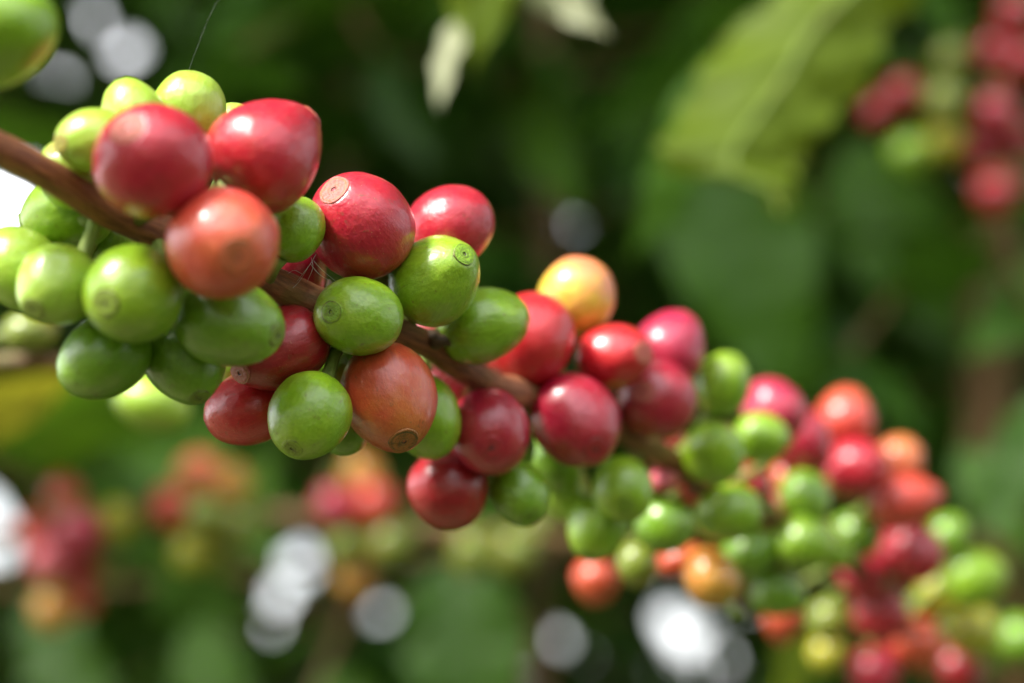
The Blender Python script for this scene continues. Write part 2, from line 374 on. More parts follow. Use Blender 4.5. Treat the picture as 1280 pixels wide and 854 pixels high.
SHRUBS = [
 (-0.42, 1.20, 2.3, 0.9, 'coffee shrub filling the background at the far left behind the red and green cherries'),
 (0.02, 1.30, 2.5, 0.9, 'dark coffee shrub in the middle background above the ripe cherries'),
 (0.46, 1.15, 2.4, 0.9, 'coffee shrub in the right background beside the brown trunk'),
 (-0.85, 1.75, 2.6, 0.8, 'farther coffee shrub showing between leaves at the left edge'),
 (-0.20, 1.95, 2.8, 0.8, 'farther coffee shrub left of the centre behind dark foliage'),
 (0.35, 1.90, 2.8, 0.8, 'farther coffee shrub right of the centre behind dark foliage'),
 (0.95, 1.80, 2.7, 0.8, 'farther coffee shrub at the right edge behind hanging red fruit'),
]
for i, (x, y, h, zl, lab) in enumerate(SHRUBS): shrub(x, y, h, zl, lab, 11 + i, n_parts=150 if i < 3 else 60, blen=0.52 if i < 3 else 0.62)

def leaf_mass(name, n, box, size, parent, mat, seed, cull=True, down=0.5, edges=False):
    """many separate leaves spread through a box, joined into one mesh"""
    rnd = random.Random(seed); VV = []; FF = []; o = 0; pl = parent.location if parent else Vector()
    for i in range(n):
        p = Vector((rnd.uniform(*box[0]), rnd.uniform(*box[1]), rnd.uniform(*box[2])))
        L = rnd.uniform(*size); a = rnd.uniform(0, 2 * math.pi)
        dv = Vector((math.cos(a), math.sin(a), -rnd.uniform(0, 1.4) * down)).normalized(); face = Vector((rnd.uniform(-.8, .8), rnd.uniform(-.8, .8), 1)).normalized()
        tip = p + dv * L
        V, F = LO[i % 4]; m0 = leaf_matrix(p, tip, face)
        if cull and blocks(m0 @ Matrix.Diagonal((1.25, 1, 1.25, 1)), np.repeat(V, 2, axis=0)): continue
        m = np.array(Matrix.Translation(-pl) @ m0)
        VV.append((V * [1.25, 1, 1.25]) @ m[:3, :3].T + m[:3, 3]); FF += [tuple(q + o for q in f) for f in F]; o += len(V)
    if edges:          # small leaves crowding round the openings
        for gx, gy, gr, gs in GAPS:
            for q in range(110):
                a = rnd.uniform(0, 2 * math.pi); k = rnd.uniform(0, 95); d = rnd.uniform(3.0, 3.25)
                p = at(gx + math.cos(a) * (gr + k), gy + math.sin(a) * (gs + k), d); an = rnd.uniform(0, 2 * math.pi)
                dv = (RIGHT * math.cos(an) + UP * math.sin(an) + FWD * rnd.uniform(-.5, .5)).normalized(); L = rnd.uniform(0.05, 0.10)
                if any(in_gap(p + dv * L * t, 8) for t in (0, 0.25, 0.5, 0.75, 1.0)): continue
                V, F = LO[q % 4]; m = np.array(Matrix.Translation(-pl) @ leaf_matrix(p, p + dv * L, (Vector((rnd.uniform(-.6, .6), -1, rnd.uniform(0, 1))))))
                VV.append((V * [1.6, 1, 1.6]) @ m[:3, :3].T + m[:3, 3]); FF += [tuple(w + o for w in f) for f in F]; o += len(V)
    return tag(mesh_obj(name, new_mesh(name, np.concatenate(VV), FF), parent, mat), kind='stuff')
def hedge(label, loc, boxes, n, size, seed, cull):
    root = empty('coffee_row', loc); tag(root, label, 'coffee row')
    for k, bx in enumerate(boxes): leaf_mass('foliage', n, bx, size, root, M_LEAF, seed + k, cull, edges=(seed == 50))
    return root
hedge('far coffee row closing the view behind every nearer shrub', (0, 3.6, 0), [((-3.2, 3.2), (3.2, 4.2), (0.2, 4.2)), ((-2.6, 2.6), (4.6, 5.6), (1.0, 3.6))], 6500, (0.18, 0.32), 50, True)
hedge('coffee row behind the photographer', (0, -1.4, 0), [((-2.4, 2.4), (-1.9, -0.8), (0.1, 2.1))], 3000, (0.12, 0.2), 60, False)
hedge('coffee row to the right of the photographer', (1.5, 0, 0), [((1.0, 1.7), (-1.2, 3.0), (0.1, 2.3))], 2600, (0.12, 0.2), 70, True)
tree = empty('added_shade_tree', (-2.2, 3.0, 0)); tag(tree, 'unseen tree added above the frame to shade the background coffee', 'tree')  # added out of view so its crown keeps sun off the background
tube('trunk', [(0, 0, 0), (0.1, 0, 1.5), (0.4, -0.1, 2.8), (0.9, -0.3, 3.3)], [0.13, 0.11, 0.09, 0.06], M_BARK2, tree, 14, 0.1)
for (ex_, ey_, ez_) in ((3.0, -1.6, 3.4), (2.4, 0.2, 3.6), (0.6, -2.0, 3.5), (-0.8, -0.4, 3.5)):
    tube('limb', [(0.4, -0.1, 2.8), (0.4 + (ex_ - .4) * .5, ey_ * .5, 3.15), (ex_, ey_, ez_)], [0.06, 0.04, 0.015], M_BARK2, tree, 9, 0.1)
leaf_mass('crown', 4800, ((-3.4, 1.9), (-0.22, 4.0), (2.75, 3.6)), (0.16, 0.32), tree, M_LEAF, 80, True, 0.3)

# ------------------------------------------------------------ the fruiting branches
def branch_pts(ctrl, n=8):
    return [at(*c[:3]) for c in catmull([c[:3] for c in ctrl], n)], [c[3] for c in catmull(ctrl, n)]
# x, y, depth, radius(px)
MAIN = [(-90, 136, .212, 21), (-20, 176, .217, 21), (60, 218, .223, 20), (130, 262, .229, 20), (215, 298, .237, 21), (300, 335, .244, 21), (370, 368, .251, 22), (420, 388, .253, 19), (520, 424, .264, 17),
        (575, 458, .272, 18), (640, 492, .283, 17), (710, 500, .297, 17), (780, 538, .308, 17), (860, 590, .330, 15), (940, 640, .356, 14), (1030, 670, .388, 13), (1090, 730, .42, 12), (1150, 810, .455, 11), (1190, 900, .49, 10)]
def branch(name, ctrl, label, cat, group, mat, rough=0.12, seed=3, nodes=()):
    root = empty(name, at(*ctrl[0][:3])); tag(root, label, cat, group)
    P, rp = branch_pts(ctrl); rad = [r / FPX * proj(p)[2] for p, r in zip(P, rp)]
    # swellings at the nodes
    for i, p in enumerate(P):
        x = proj(p)[0]
        for nx in nodes: rad[i] *= 1 + 0.38 * math.exp(-((x - nx) / 14.0) ** 2)
    tube('wood', [p - root.location for p in P], rad, mat, root, 28, rough, seed)
    return root, P, rad
main, MP, MR = branch('coffee_branch', [c for c in MAIN], 'brown coffee branch running from upper left to lower right between the cherries', 'branch', 'fruiting coffee branches', M_BARK, rough=0.09, nodes=(215, 415, 640, 870, 1060))
SECOND = [(-160, 700, 0.723, 11), (-20, 672, 0.695, 11), (120, 655, 0.682, 11), (270, 640, 0.668, 11), (450, 652, 0.653, 11), (600, 668, 0.646, 11), (720, 678, 0.653, 11), (840, 700, 0.682, 10), (960, 760, 0.723, 10)]
second, SP, SR = branch('coffee_branch', SECOND, 'blurred coffee branch behind, carrying pink and yellow clusters along the lower left', 'branch', 'fruiting coffee branches', M_BARK2)
THIRD = [(1330, -120, .78, 9), (1275, 0, .76, 9), (1250, 120, .75, 9), (1245, 260, .74, 9), (1262, 330, .75, 8), (1300, 400, .78, 7), (1360, 470, .80, 6)]
third, TP, TR = branch('coffee_branch', THIRD, 'thin drooping coffee branch with dark red fruit at the right edge', 'branch', 'fruiting coffee branches', M_BARK2)
STEM = [(1262, 180, 1.02, 17), (1246, 300, 1.01, 21), (1240, 420, 1.0, 24), (1238, 560, 1.0, 26), (1262, 700, 1.0, 28), (1280, 900, 1.0, 30), (1285, 1200, 1.0, 30)]
branch('bare_coffee_plant', STEM, 'blurred upright brown coffee trunk near the right edge below the dark red fruit', 'plant', None, M_BARK2, rough=0.25, nodes=(1246, 1262))
UPL = [(-260, -60, .235, 18), (-120, -20, .21, 16), (-40, 20, .205, 12)]
upl, UP_P, UP_R = branch('coffee_branch', UPL, 'twig end outside the top left corner that holds the large green fruit', 'branch', 'fruiting coffee branches', M_BARK)
LOWL = [(-160, 470, .36, 11), (-30, 455, .36, 11), (60, 452, .36, 10), (150, 470, .365, 9), (215, 480, .37, 8)]
lowl, LP_P, LP_R = branch('coffee_branch', LOWL, 'thin blurred twig under the left green cluster at the left edge', 'branch', 'fruiting coffee branches', M_BARK2)
BR = {'m': (MP, MR), 's': (SP, SR), 't': (TP, TR), 'u': (UP_P, UP_R), 'l': (LP_P, LP_R)}

def fruit_arrays(nr, ns, seed=0, e=0.0):
    """unit fruit: +Z is the tip with its round scar, -Z the stalk end"""
    V = [(0, 0, 0)]; F = []; rings = []
    # polar angles concentrated near the tip
    th = [math.pi * (i / nr) ** 1.25 for i in range(1, nr)]
    V = [(0, 0, 0.955)]
    for t in th:
        ring = []
        for k in range(ns):
            a = 2 * math.pi * k / ns
            d = Vector((math.sin(t) * math.cos(a), math.sin(t) * math.sin(a), math.cos(t)))
            fade = min(1, max(0, (t - 0.2) / 0.5)); fade = fade * fade * (3 - 2 * fade)
            r = 1.0 + fade * 0.030 * mnoise.noise(d * 1.4 + Vector((seed * 3.1, 0, 0))) + fade * 0.006 * mnoise.noise(d * 5 + Vector((seed, 2, 0)))
            r += fade * 0.012 * math.cos(2 * a) * math.sin(t)                    # two seeds inside: slightly flattened
            r *= 1 - e * 0.10 * math.cos(t) * math.sin(t) ** 2
            r -= 0.050 * math.exp(-(t / 0.19) ** 4)                       # flat tip
            r -= 0.020 * math.exp(-((t - 0.30) / 0.035) ** 2)             # groove round the scar
            r -= 0.06 * math.exp(-((math.pi - t) / 0.22) ** 2)            # dimple where the stalk enters
            tp = 1 - 0.17 * e * math.cos(t)
            V.append(Vector((d.x * tp, d.y * tp, d.z)) * r)
    for k in range(ns): F.append((0, 1 + k, 1 + (k + 1) % ns))
    for i in range(nr - 2):
        for k in range(ns):
            a = 1 + i * ns; k2 = (k + 1) % ns
            F.append((a + k, a + ns + k, a + ns + k2, a + k2))
    V.append((0, 0, -0.94)); q = len(V) - 1; a = 1 + (nr - 2) * ns
    for k in range(ns): F.append((a + k, q, a + (k + 1) % ns))
    return V, F
def scar_arrays(ns=36, seed=0, size=1.0):
    prof = [(0.0, 0.910), (0.022, 0.918), (0.040, 0.954), (0.062, 0.968), (0.088, 0.967), (0.108, 0.961), (0.13, 0.960), (0.16, 0.964), (0.20, 0.966), (0.238, 0.965), (0.254, 0.958), (0.266, 0.957), (0.280, 0.962), (0.294, 0.956), (0.300, 0.930)]
    V = [(0, 0, prof[0][1])]; F = []
    for (r, z) in prof[1:]:
        for k in range(ns):
            a = 2 * math.pi * k / ns; rr = r * size * (1 + 0.14 * mnoise.noise(Vector((math.cos(a) * 1.3, math.sin(a) * 1.3, seed * 3.7))))
            # follow the rounding of the fruit
            V.append((rr * math.cos(a), rr * math.sin(a), z + 0.006 - 0.10 * (rr * rr) + 0.006 * mnoise.noise(Vector((math.cos(a) * 3, math.sin(a) * 3, r * 20 + seed)))))
    for k in range(ns): F.append((0, 1 + k, 1 + (k + 1) % ns))
    for i in range(len(prof) - 2):
        for k in range(ns):
            a = 1 + i * ns; k2 = (k + 1) % ns
            F.append((a + k, a + ns + k, a + ns + k2, a + k2))
    return V, F
F_HI = [fruit_arrays(56, 64, s, (0.2, 1.0, 0.35, 0.0, 0.6, 0.3)[s]) for s in range(6)]
F_LO = [fruit_arrays(26, 28, s, (s % 3) * 0.5) for s in range(4)]
SC_HI = [scar_arrays(40, s, (1.02, 1.08, 0.90, 0.98, 0.84)[s]) for s in range(5)]
SC_LO = [scar_arrays(18, s, 0.8) for s in range(1)]
_fm = {}
def shared(kind, arr, k, mat):
    key = (kind, k, mat.name)
    if key not in _fm:
        me = new_mesh(kind, *arr[k]); me.materials.append(mat); _fm[key] = me
    return _fm[key]

G1 = 'coffee cherries on the main branch'
# x, y, p (half length along the fruit's axis in the picture), q (half width across), axis angle (deg, 0 right, 90 up), s in-plane share of the axis,
# toward camera?, dz (mm from the branch, minus nearer), skin, scar, label
C = []
def c(*a, br='m', grp=G1, hi=True): C.append(dict(zip('x y p q ang s tw dz skin scar label'.split(), a), br=br, grp=grp, hi=hi))
# --- left cluster
c(190, 200, 72, 74, 128, .70, 1, -16, 'red', 'pale', 'large red cherry above the branch, pale round tip facing up and left')
c(336, 189, 76, 68, 40, .925, -1, -11, 'red', 'pale', 'large glossy red cherry right of the other large one, pointed to the upper right')
c(280, 306, 71, 70, -42, .32, 1, -24, 'coral', 'tan', 'coral pink cherry in front of the branch with its brown tip facing the viewer')
c(236, 137, 49, 46, 75, .8, -1, 4, 'lime', 'greenscar', 'pale green cherry topmost of the left cluster, above the gap between large reds')
c(166, 141, 45, 40, 110, .8, -1, 10, 'lime', 'greenscar', 'sunlit pale green cherry mostly hidden behind the large upper left red one')
c(116, 176, 48, 40, 185, .85, 1, 2, 'lime', 'tan', 'pale green cherry touching the upper left red one, rough tip to the left')
c(88, 218, 46, 40, 118, .85, 1, 8, 'lime', 'tan', 'green cherry behind the branch with a rough tip just above it at far left')
c(82, 265, 58, 50, 200, .8, -1, 9, 'green', 'greenscar', 'green cherry directly behind and below the branch at far left')
c(292, 158, 30, 30, 90, .7, -1, 13, 'lime', 'greenscar', 'small sliver of pale green cherry between the two large red ones')
c(28, 337, 60, 49, 140, .8, -1, 6, 'lime', 'greenscar', 'leftmost green cherry cut by the left edge below the branch')
c(70, 359, 53, 50, 225, .75, 1, -2, 'lime', 'brown', 'second green cherry from the left edge with a brown tip at its lower left')
c(165, 368, 63, 61, 200, .55, 1, -13, 'green', 'brown', 'round green cherry in the left cluster with its ringed brown tip facing the viewer')
c(130, 446, 62, 50, 215, .8, -1, -3, 'deepgreen', 'greenscar', 'green cherry hanging at the bottom left of the left cluster')
c(234, 456, 54, 50, -70, .85, 1, -6, 'deepgreen', 'brown', 'dark green cherry at the bottom of the left cluster, tip pointing down')
c(288, 404, 70, 55, -14, .88, 1, -14, 'deepgreen', 'brown', 'large dark green cherry under the coral one, brown tip to the right')
c(368, 287, 43, 37, 60, .7, -1, -2, 'green', 'greenscar', 'green cherry tucked between the pointed large red one and the sharp red one')
c(372, 338, 42, 36, -60, .7, -1, 7, 'crimson', 'redscar', 'dark red cherry mostly hidden above the branch behind the cobweb')
# --- middle cluster in focus
c(450, 281, 70, 64, 127, .80, 1, -4, 'red', 'pale', 'sharp ripe red cherry left of centre with a pale ringed tip facing up')
c(563, 284, 58, 51, 30, .88, -1, 3, 'red', 'pale', 'glossy red cherry right of the sharp one and behind the upper green one')
c(549, 346, 60, 53, 42, .72, 1, -9, 'green', 'greenscar', 'sharp green cherry with a ringed tip at its upper right, below the right red one')
c(603, 406, 60, 47, 15, .90, -1, -4, 'green', 'greenscar', 'smooth plain green cherry overlapping the red one behind it at the centre')
c(448, 395, 57, 49, 172, .62, 1, -7, 'green', 'greenscar', 'sharp green cherry in front of the branch with a dark pitted ring at its left')
c(488, 500, 70, 59, -72, .80, 1, -12, 'orangered', 'brown', 'mottled orange red cherry hanging below the branch with brown tip underneath')
c(386, 521, 57, 51, -118, .80, 1, -6, 'green', 'brown', 'sharp green cherry hanging left of the mottled orange one, brown ring underneath')
c(531, 521, 56, 44, -70, .85, -1, -1, 'green', 'greenscar', 'green cherry mostly hidden behind the right side of the mottled orange one')
c(346, 440, 64, 48, -150, .85, 1, -3, 'darkred', 'pale', 'dark red cherry behind the large dark green one below the branch')
c(309, 511, 55, 46, -160, .85, -1, 2, 'brightred', 'redscar', 'bright red cherry lowest at the left, left of the sharp hanging green one')
c(430, 535, 36, 32, -80, .8, -1, 6, 'deepgreen', 'greenscar', 'dark green cherry peeping out between the hanging green and orange ones')
c(532, 412, 30, 22, 90, .8, -1, 12, 'pink', 'redscar', 'small pink cherry showing behind the branch between two green ones')
c(556, 482, 36, 30, 60, .8, -1, 10, 'pink', 'redscar', 'pink cherry behind the branch right of the mottled orange one')
# --- middle right cluster
c(662, 425, 62, 56, 55, .85, -1, 2, 'brightred', 'redscar', 'red cherry behind the smooth green one, left of the yellow and peach one')
c(721, 371, 51, 48, 70, .8, -1, 4, 'peach', 'redscar', 'yellow cherry blushed peach on top, highest of the right hand clusters')
c(769, 446, 49, 41, 8, .75, 1, -6, 'brightred', 'pale', 'small oval red cherry with a pale tip at its right, below the yellow one')
c(612, 540, 56, 50, -80, .35, 1, -9, 'crimson', 'redscar', 'crimson cherry with ringed tip facing the viewer, right of the mottled orange one')
c(722, 529, 62, 54, -55, .65, 1, -8, 'crimson', 'redscar', 'round crimson cherry with faint scratches and its ring at lower right')
c(561, 612, 52, 50, -70, .8, -1, -1, 'darkred', 'redscar', 'deep red cherry hanging lowest under the crimson ones')
c(649, 618, 43, 37, -65, .75, 1, -4, 'deepgreen', 'greenscar', 'green cherry with a faint ring hanging right of the deep red one')
c(708, 618, 40, 32, -60, .8, -1, 5, 'lime', 'greenscar', 'light green cherry behind, right of the green one with a faint ring')
c(694, 578, 44, 32, -70, .8, -1, 7, 'deepgreen', 'greenscar', 'shaded green cherry hidden under the round crimson one')
c(661, 478, 30, 26, 0, .8, -1, 10, 'crimson', 'redscar', 'red cherry deep in the gap between the crimson pair and the branch')
c(838, 434, 49, 45, 60, .7, -1, 3, 'magenta', 'redscar', 'magenta red cherry right of the small oval red one')
c(820, 500, 51, 50, 150, .4, 1, -2, 'crimson', 'pale', 'dark crimson cherry with a pale tip, below the magenta one')
c(903, 479, 41, 35, 70, .9, 1, -3, 'green', 'greenscar', 'bright green cherry standing alone above the right green pair')
c(892, 562, 41, 38, 85, .5, 1, -12, 'green', 'greenscar', 'green cherry with a faint ring, left one of the side by side green pair')
c(951, 547, 36, 31, 0, .8, -1, -7, 'green', 'greenscar', 'green cherry, right one of the side by side green pair')
c(778, 612, 43, 38, -80, .5, 1, -12, 'green', 'greenscar', 'light green cherry below the round crimson one, upper one of a hanging green trio')
c(745, 662, 42, 37, -110, .9, 1, -9, 'green', 'greenscar', 'light green cherry lowest left of the hanging green trio')
c(832, 657, 38, 35, -20, .7, 1, -9, 'deepgreen', 'greenscar', 'darker green cherry lowest right of the hanging green trio')
c(797, 706, 30, 26, -80, .8, -1, 6, 'olive', 'greenscar', 'dim olive green cherry hanging behind the lowest of the green trio')
c(830, 601, 20, 14, 10, .8, -1, -2, 'pink', 'redscar', 'tiny pink fruit wedged in the dark gap between green cherries')
# --- right cluster
c(966, 513, 43, 39, 120, .8, -1, 4, 'magenta', 'redscar', 'magenta cherry behind the side by side green pair, upper left of two')
c(1000, 551, 46, 38, -60, .6, -1, 2, 'crimson', 'redscar', 'magenta red cherry lower right of the one behind the green pair')
c(1057, 521, 38, 36, 80, .8, -1, 8, 'coral', 'redscar', 'coral red cherry at the top right of the far cluster')
c(1071, 586, 40, 38, 20, .75, 1, -2, 'red', 'redscar', 'red cherry below the coral one at the top of the far cluster')
c(1124, 576, 32, 30, 60, .7, -1, 8, 'salmon', 'redscar', 'salmon orange cherry behind the red one at the far cluster')
c(1131, 625, 47, 35, 10, .85, -1, -9, 'coral', 'redscar', 'wide coral cherry lying crosswise on the right edge of the far cluster')
c(1141, 692, 41, 38, -40, .7, 1, -10, 'red', 'redscar', 'red cherry under the wide coral one')
c(910, 641, 44, 36, -160, .75, 1, -14, 'green', 'greenscar', 'wide green cherry at the centre of the right cluster')
c(938, 690, 38, 30, 30, .8, -1, -3, 'deepgreen', 'greenscar', 'dim green cherry below the wide green one')
c(1007, 623, 36, 31, -60, .75, 1, -10, 'deepgreen', 'greenscar', 'green cherry upper one of two stacked near the far cluster')
c(1004, 679, 38, 34, 0, .7, -1, -16, 'green', 'greenscar', 'green cherry lower one of two stacked near the far cluster')
c(973, 740, 36, 32, -20, .7, -1, -14, 'deepgreen', 'greenscar', 'green cherry lowest of the greens right of the orange one')
c(888, 722, 40, 34, 120, .8, -1, -8, 'orange', 'tan', 'orange peach cherry hanging just above the bright sky gap')
c(848, 700, 32, 20, 25, .8, -1, 4, 'orangered', 'redscar', 'orange red cherry squeezed behind the orange peach one')
c(745, 727, 31, 29, -90, .8, -1, 60, 'orangered', 'redscar', 'blurred orange cherry far behind the hanging green trio')
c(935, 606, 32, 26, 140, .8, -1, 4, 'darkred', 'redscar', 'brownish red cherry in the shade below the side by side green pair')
c(1070, 668, 32, 28, -20, .7, -1, 3, 'deepgreen', 'greenscar', 'green cherry deep in the middle of the far cluster')
c(1042, 690, 28, 24, -20, .7, -1, -2, 'green', 'greenscar', 'small green cherry touching the lower stacked green one')
c(1080, 722, 35, 30, -60, .7, -1, -4, 'crimson', 'redscar', 'crimson cherry left of the red one in the lower far cluster')
c(1101, 766, 38, 36, -70, .7, -1, -14, 'red', 'redscar', 'red cherry in the lower far cluster above the pinkish one')
c(1147, 806, 36, 33, -60, .7, -1, -3, 'orangered', 'tan', 'brownish orange cherry at the lower right beside the yellow green one')
c(1093, 842, 34, 32, -80, .7, -1, -6, 'crimson', 'redscar', 'pinkish red cherry at the bottom edge of the far cluster')
c(1216, 790, 35, 33, -30, .7, -1, 4, 'yellow', 'tan', 'yellow green cherry near the lower right corner')
c(1218, 722, 42, 38, 10, .7, -1, 6, 'green', 'greenscar', 'large light green cherry above the yellow green one at the right')
c(1176, 738, 30, 28, 10, .7, -1, 8, 'yellow', 'tan', 'yellowish cherry between the red one and the light green one at the right')
c(1184, 670, 29, 25, 50, .7, -1, 16, 'deepgreen', 'greenscar', 'green cherry at the right, above the light green and yellowish ones')
c(1278, 800, 32, 30, 0, .7, -1, 14, 'deepgreen', 'greenscar', 'green cherry cut by the right edge near the lower corner')
c(1036, 776, 29, 26, -90, .7, -1, 12, 'olive', 'tan', 'olive yellow cherry under the far cluster, left of the lower red ones')
c(1034, 818, 24, 24, -90, .7, -1, 12, 'yellow', 'tan', 'small yellow cherry below the olive yellow one at the bottom')
c(978, 778, 28, 24, -90, .7, -1, 10, 'orangered', 'redscar', 'dull red brown cherry below the lowest of the greens')
c(1196, 838, 34, 32, -90, .7, -1, 8, 'darkred', 'redscar', 'dark red cherry at the bottom edge below the yellow green one')
# --- fruit deep inside the clusters, mostly added to darken bright gaps
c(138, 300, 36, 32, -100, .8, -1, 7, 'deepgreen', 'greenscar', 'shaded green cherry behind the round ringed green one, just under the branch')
c(415, 462, 34, 30, -80, .8, -1, 6, 'deepgreen', 'greenscar', 'added green cherry deep in the gap above the hanging green and orange ones')
c(212, 345, 36, 34, -80, .8, -1, 8, 'deepgreen', 'greenscar', 'added green cherry in the dark gap left of the coral one')
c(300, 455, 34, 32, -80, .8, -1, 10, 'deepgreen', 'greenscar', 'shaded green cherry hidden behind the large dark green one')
c(640, 565, 34, 30, -80, .8, -1, 8, 'deepgreen', 'greenscar', 'added green cherry in the gap between the two crimson ones')
c(868, 600, 30, 28, -80, .8, -1, 8, 'darkred', 'redscar', 'added dark red cherry in the gap left of the wide green one')
c(968, 640, 30, 28, -80, .8, -1, 8, 'darkred', 'redscar', 'added dark red cherry deep between the wide green and the stacked green ones')
c(830, 560, 30, 28, -80, .8, -1, 6, 'darkred', 'redscar', 'added dark red cherry below the dark crimson one with the pale tip')
c(985, 600, 28, 26, 80, .8, -1, 10, 'orangered', 'redscar', 'added orange red cherry under the two magenta ones')
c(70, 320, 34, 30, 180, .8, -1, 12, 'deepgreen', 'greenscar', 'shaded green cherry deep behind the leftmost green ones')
# --- upper left corner
c(-2, 42, 74, 66, 250, .9, -1, -4, 'green', 'greenscar', 'big blurred green fruit cut by the top left corner', br='u', grp='coffee cherries at the frame edge')
# --- lower left behind the main branch
G5 = 'blurred green fruit below the left cluster'
c(190, 503, 50, 36, -20, .8, -1, 0, 'lime', 'greenscar', 'blurred light green fruit just below the two lowest dark green cherries', br='l', grp=G5, hi=False)
c(38, 415, 36, 26, 10, .8, -1, -6, 'olive', 'greenscar', 'blurred olive fruit at the left edge below the leftmost green cherries', br='l', grp=G5, hi=False)
# --- second branch
G2 = 'blurred cherries on the branch behind'
def b(x, y, r, dz, skin, lab): c(x, y, r * 0.90, r * 0.82, random.uniform(-160, -20), .75, -1, dz, skin, 'tan', lab, br='s', grp=G2, hi=False)
b(84, 622, 33, -6, 'coral', 'rosy cherry, highest of the blurred pink cluster at far lower left')
b(48, 662, 32, -4, 'coral', 'rosy cherry at the left side of the blurred pink cluster')
b(100, 662, 34, -16, 'magenta', 'deep pink cherry in the middle of the blurred pink cluster')
b(62, 700, 32, -14, 'pink', 'pink cherry low on the left of the blurred pink cluster')
b(98, 712, 30, -8, 'red', 'red cherry under the middle of the blurred pink cluster')
b(124, 612, 31, 2, 'orange', 'orange cherry at the top right of the blurred pink cluster')
b(144, 650, 31, -8, 'yellow', 'yellow green cherry to the right of the blurred pink cluster')
b(66, 762, 31, -10, 'orange', 'yellow orange cherry hanging lowest under the blurred pink cluster')
b(98, 752, 26, 0, 'coral', 'coral cherry hanging below the red one in the blurred pink cluster')
b(130, 705, 30, 4, 'olive', 'olive cherry below the yellow green one at lower left')
b(248, 592, 33, -8, 'salmon', 'salmon cherry on top of the second blurred cluster')
b(288, 606, 30, -6, 'orange', 'yellow orange cherry at the top right of the second blurred cluster')
b(216, 634, 31, -10, 'coral', 'coral cherry at the left of the second blurred cluster')
b(258, 642, 30, -14, 'olive', 'olive cherry in the middle of the second blurred cluster')
b(296, 656, 33, -8, 'olive', 'olive green cherry at the right of the second blurred cluster')
b(240, 690, 31, -10, 'yellow', 'yellow green cherry at the bottom of the second blurred cluster')
b(282, 700, 28, -2, 'olive', 'dark olive cherry at the lower right of the second blurred cluster')
b(452, 592, 30, -8, 'orange', 'orange yellow cherry on top of the blurred cluster below the sharp orange red one')
b(418, 632, 32, -12, 'magenta', 'pinkish red cherry at the left of the blurred cluster under the sharp fruit')
b(468, 630, 32, -10, 'coral', 'coral cherry at the right of the blurred cluster under the sharp fruit')
b(436, 682, 31, -8, 'olive', 'yellow green cherry below the pinkish red one in the blurred cluster')
b(488, 678, 33, -10, 'olive', 'yellow green cherry below the coral one in the blurred cluster')
b(442, 724, 28, -2, 'orange', 'dull orange cherry hanging lowest of the cluster under the sharp fruit')
b(590, 692, 34, -8, 'olive', 'olive green cherry below the deep red hanging one, left of a pair')
b(642, 692, 33, -10, 'olive', 'light olive cherry below the hanging green one, right of a pair')
b(668, 656, 28, 4, 'olive', 'blurred yellow green cherry behind the lower right of the hanging green one')
# --- right edge
G3 = 'dark red cherries hanging at the right edge'
def d(x, y, r, dz, skin, lab, grp=G3): c(x, y, r * 0.98, r * 0.90, random.uniform(-160, -20), .7, -1, dz, skin, 'tan', lab, br='t', grp=grp, hi=False)
d(1268, 18, 29, -12, 'darkred', 'crimson cherry in the top right corner')
d(1244, 66, 27, -4, 'darkred', 'dark red cherry just under the top right corner one')
d(1278, 80, 30, -8, 'darkred', 'dark red cherry cut by the right edge near the top')
d(1244, 142, 30, -22, 'crimson', 'purplish cherry with a soft sheen, middle of the dark red column')
d(1222, 188, 26, -10, 'crimson', 'dark crimson cherry below the purplish one')
d(1268, 176, 28, -8, 'darkred', 'dark red cherry at the right edge beside the purplish one')
d(1244, 244, 29, -18, 'red', 'red cherry lowest of the dark red column')
G4 = 'cherries behind the big yellow green leaf'
d(1128, 116, 25, -10, 'darkred', 'red cherry behind the right side of the big yellow green leaf', G4)
d(1098, 140, 23, 0, 'darkred', 'dark red cherry almost hidden by the lobe of the big leaf', G4)
d(1180, 128, 28, -26, 'olive', 'olive green cherry between the big leaf and the dark red column', G4)
d(1138, 194, 27, -28, 'green', 'round green cherry below the red one beside the big leaf', G4)
d(1182, 176, 26, -12, 'yellow', 'yellowish cherry below the olive green one near the right edge', G4)
d(1188, 74, 24, 14, 'olive', 'dull olive brown cherry above the olive green one near the top right', G4)

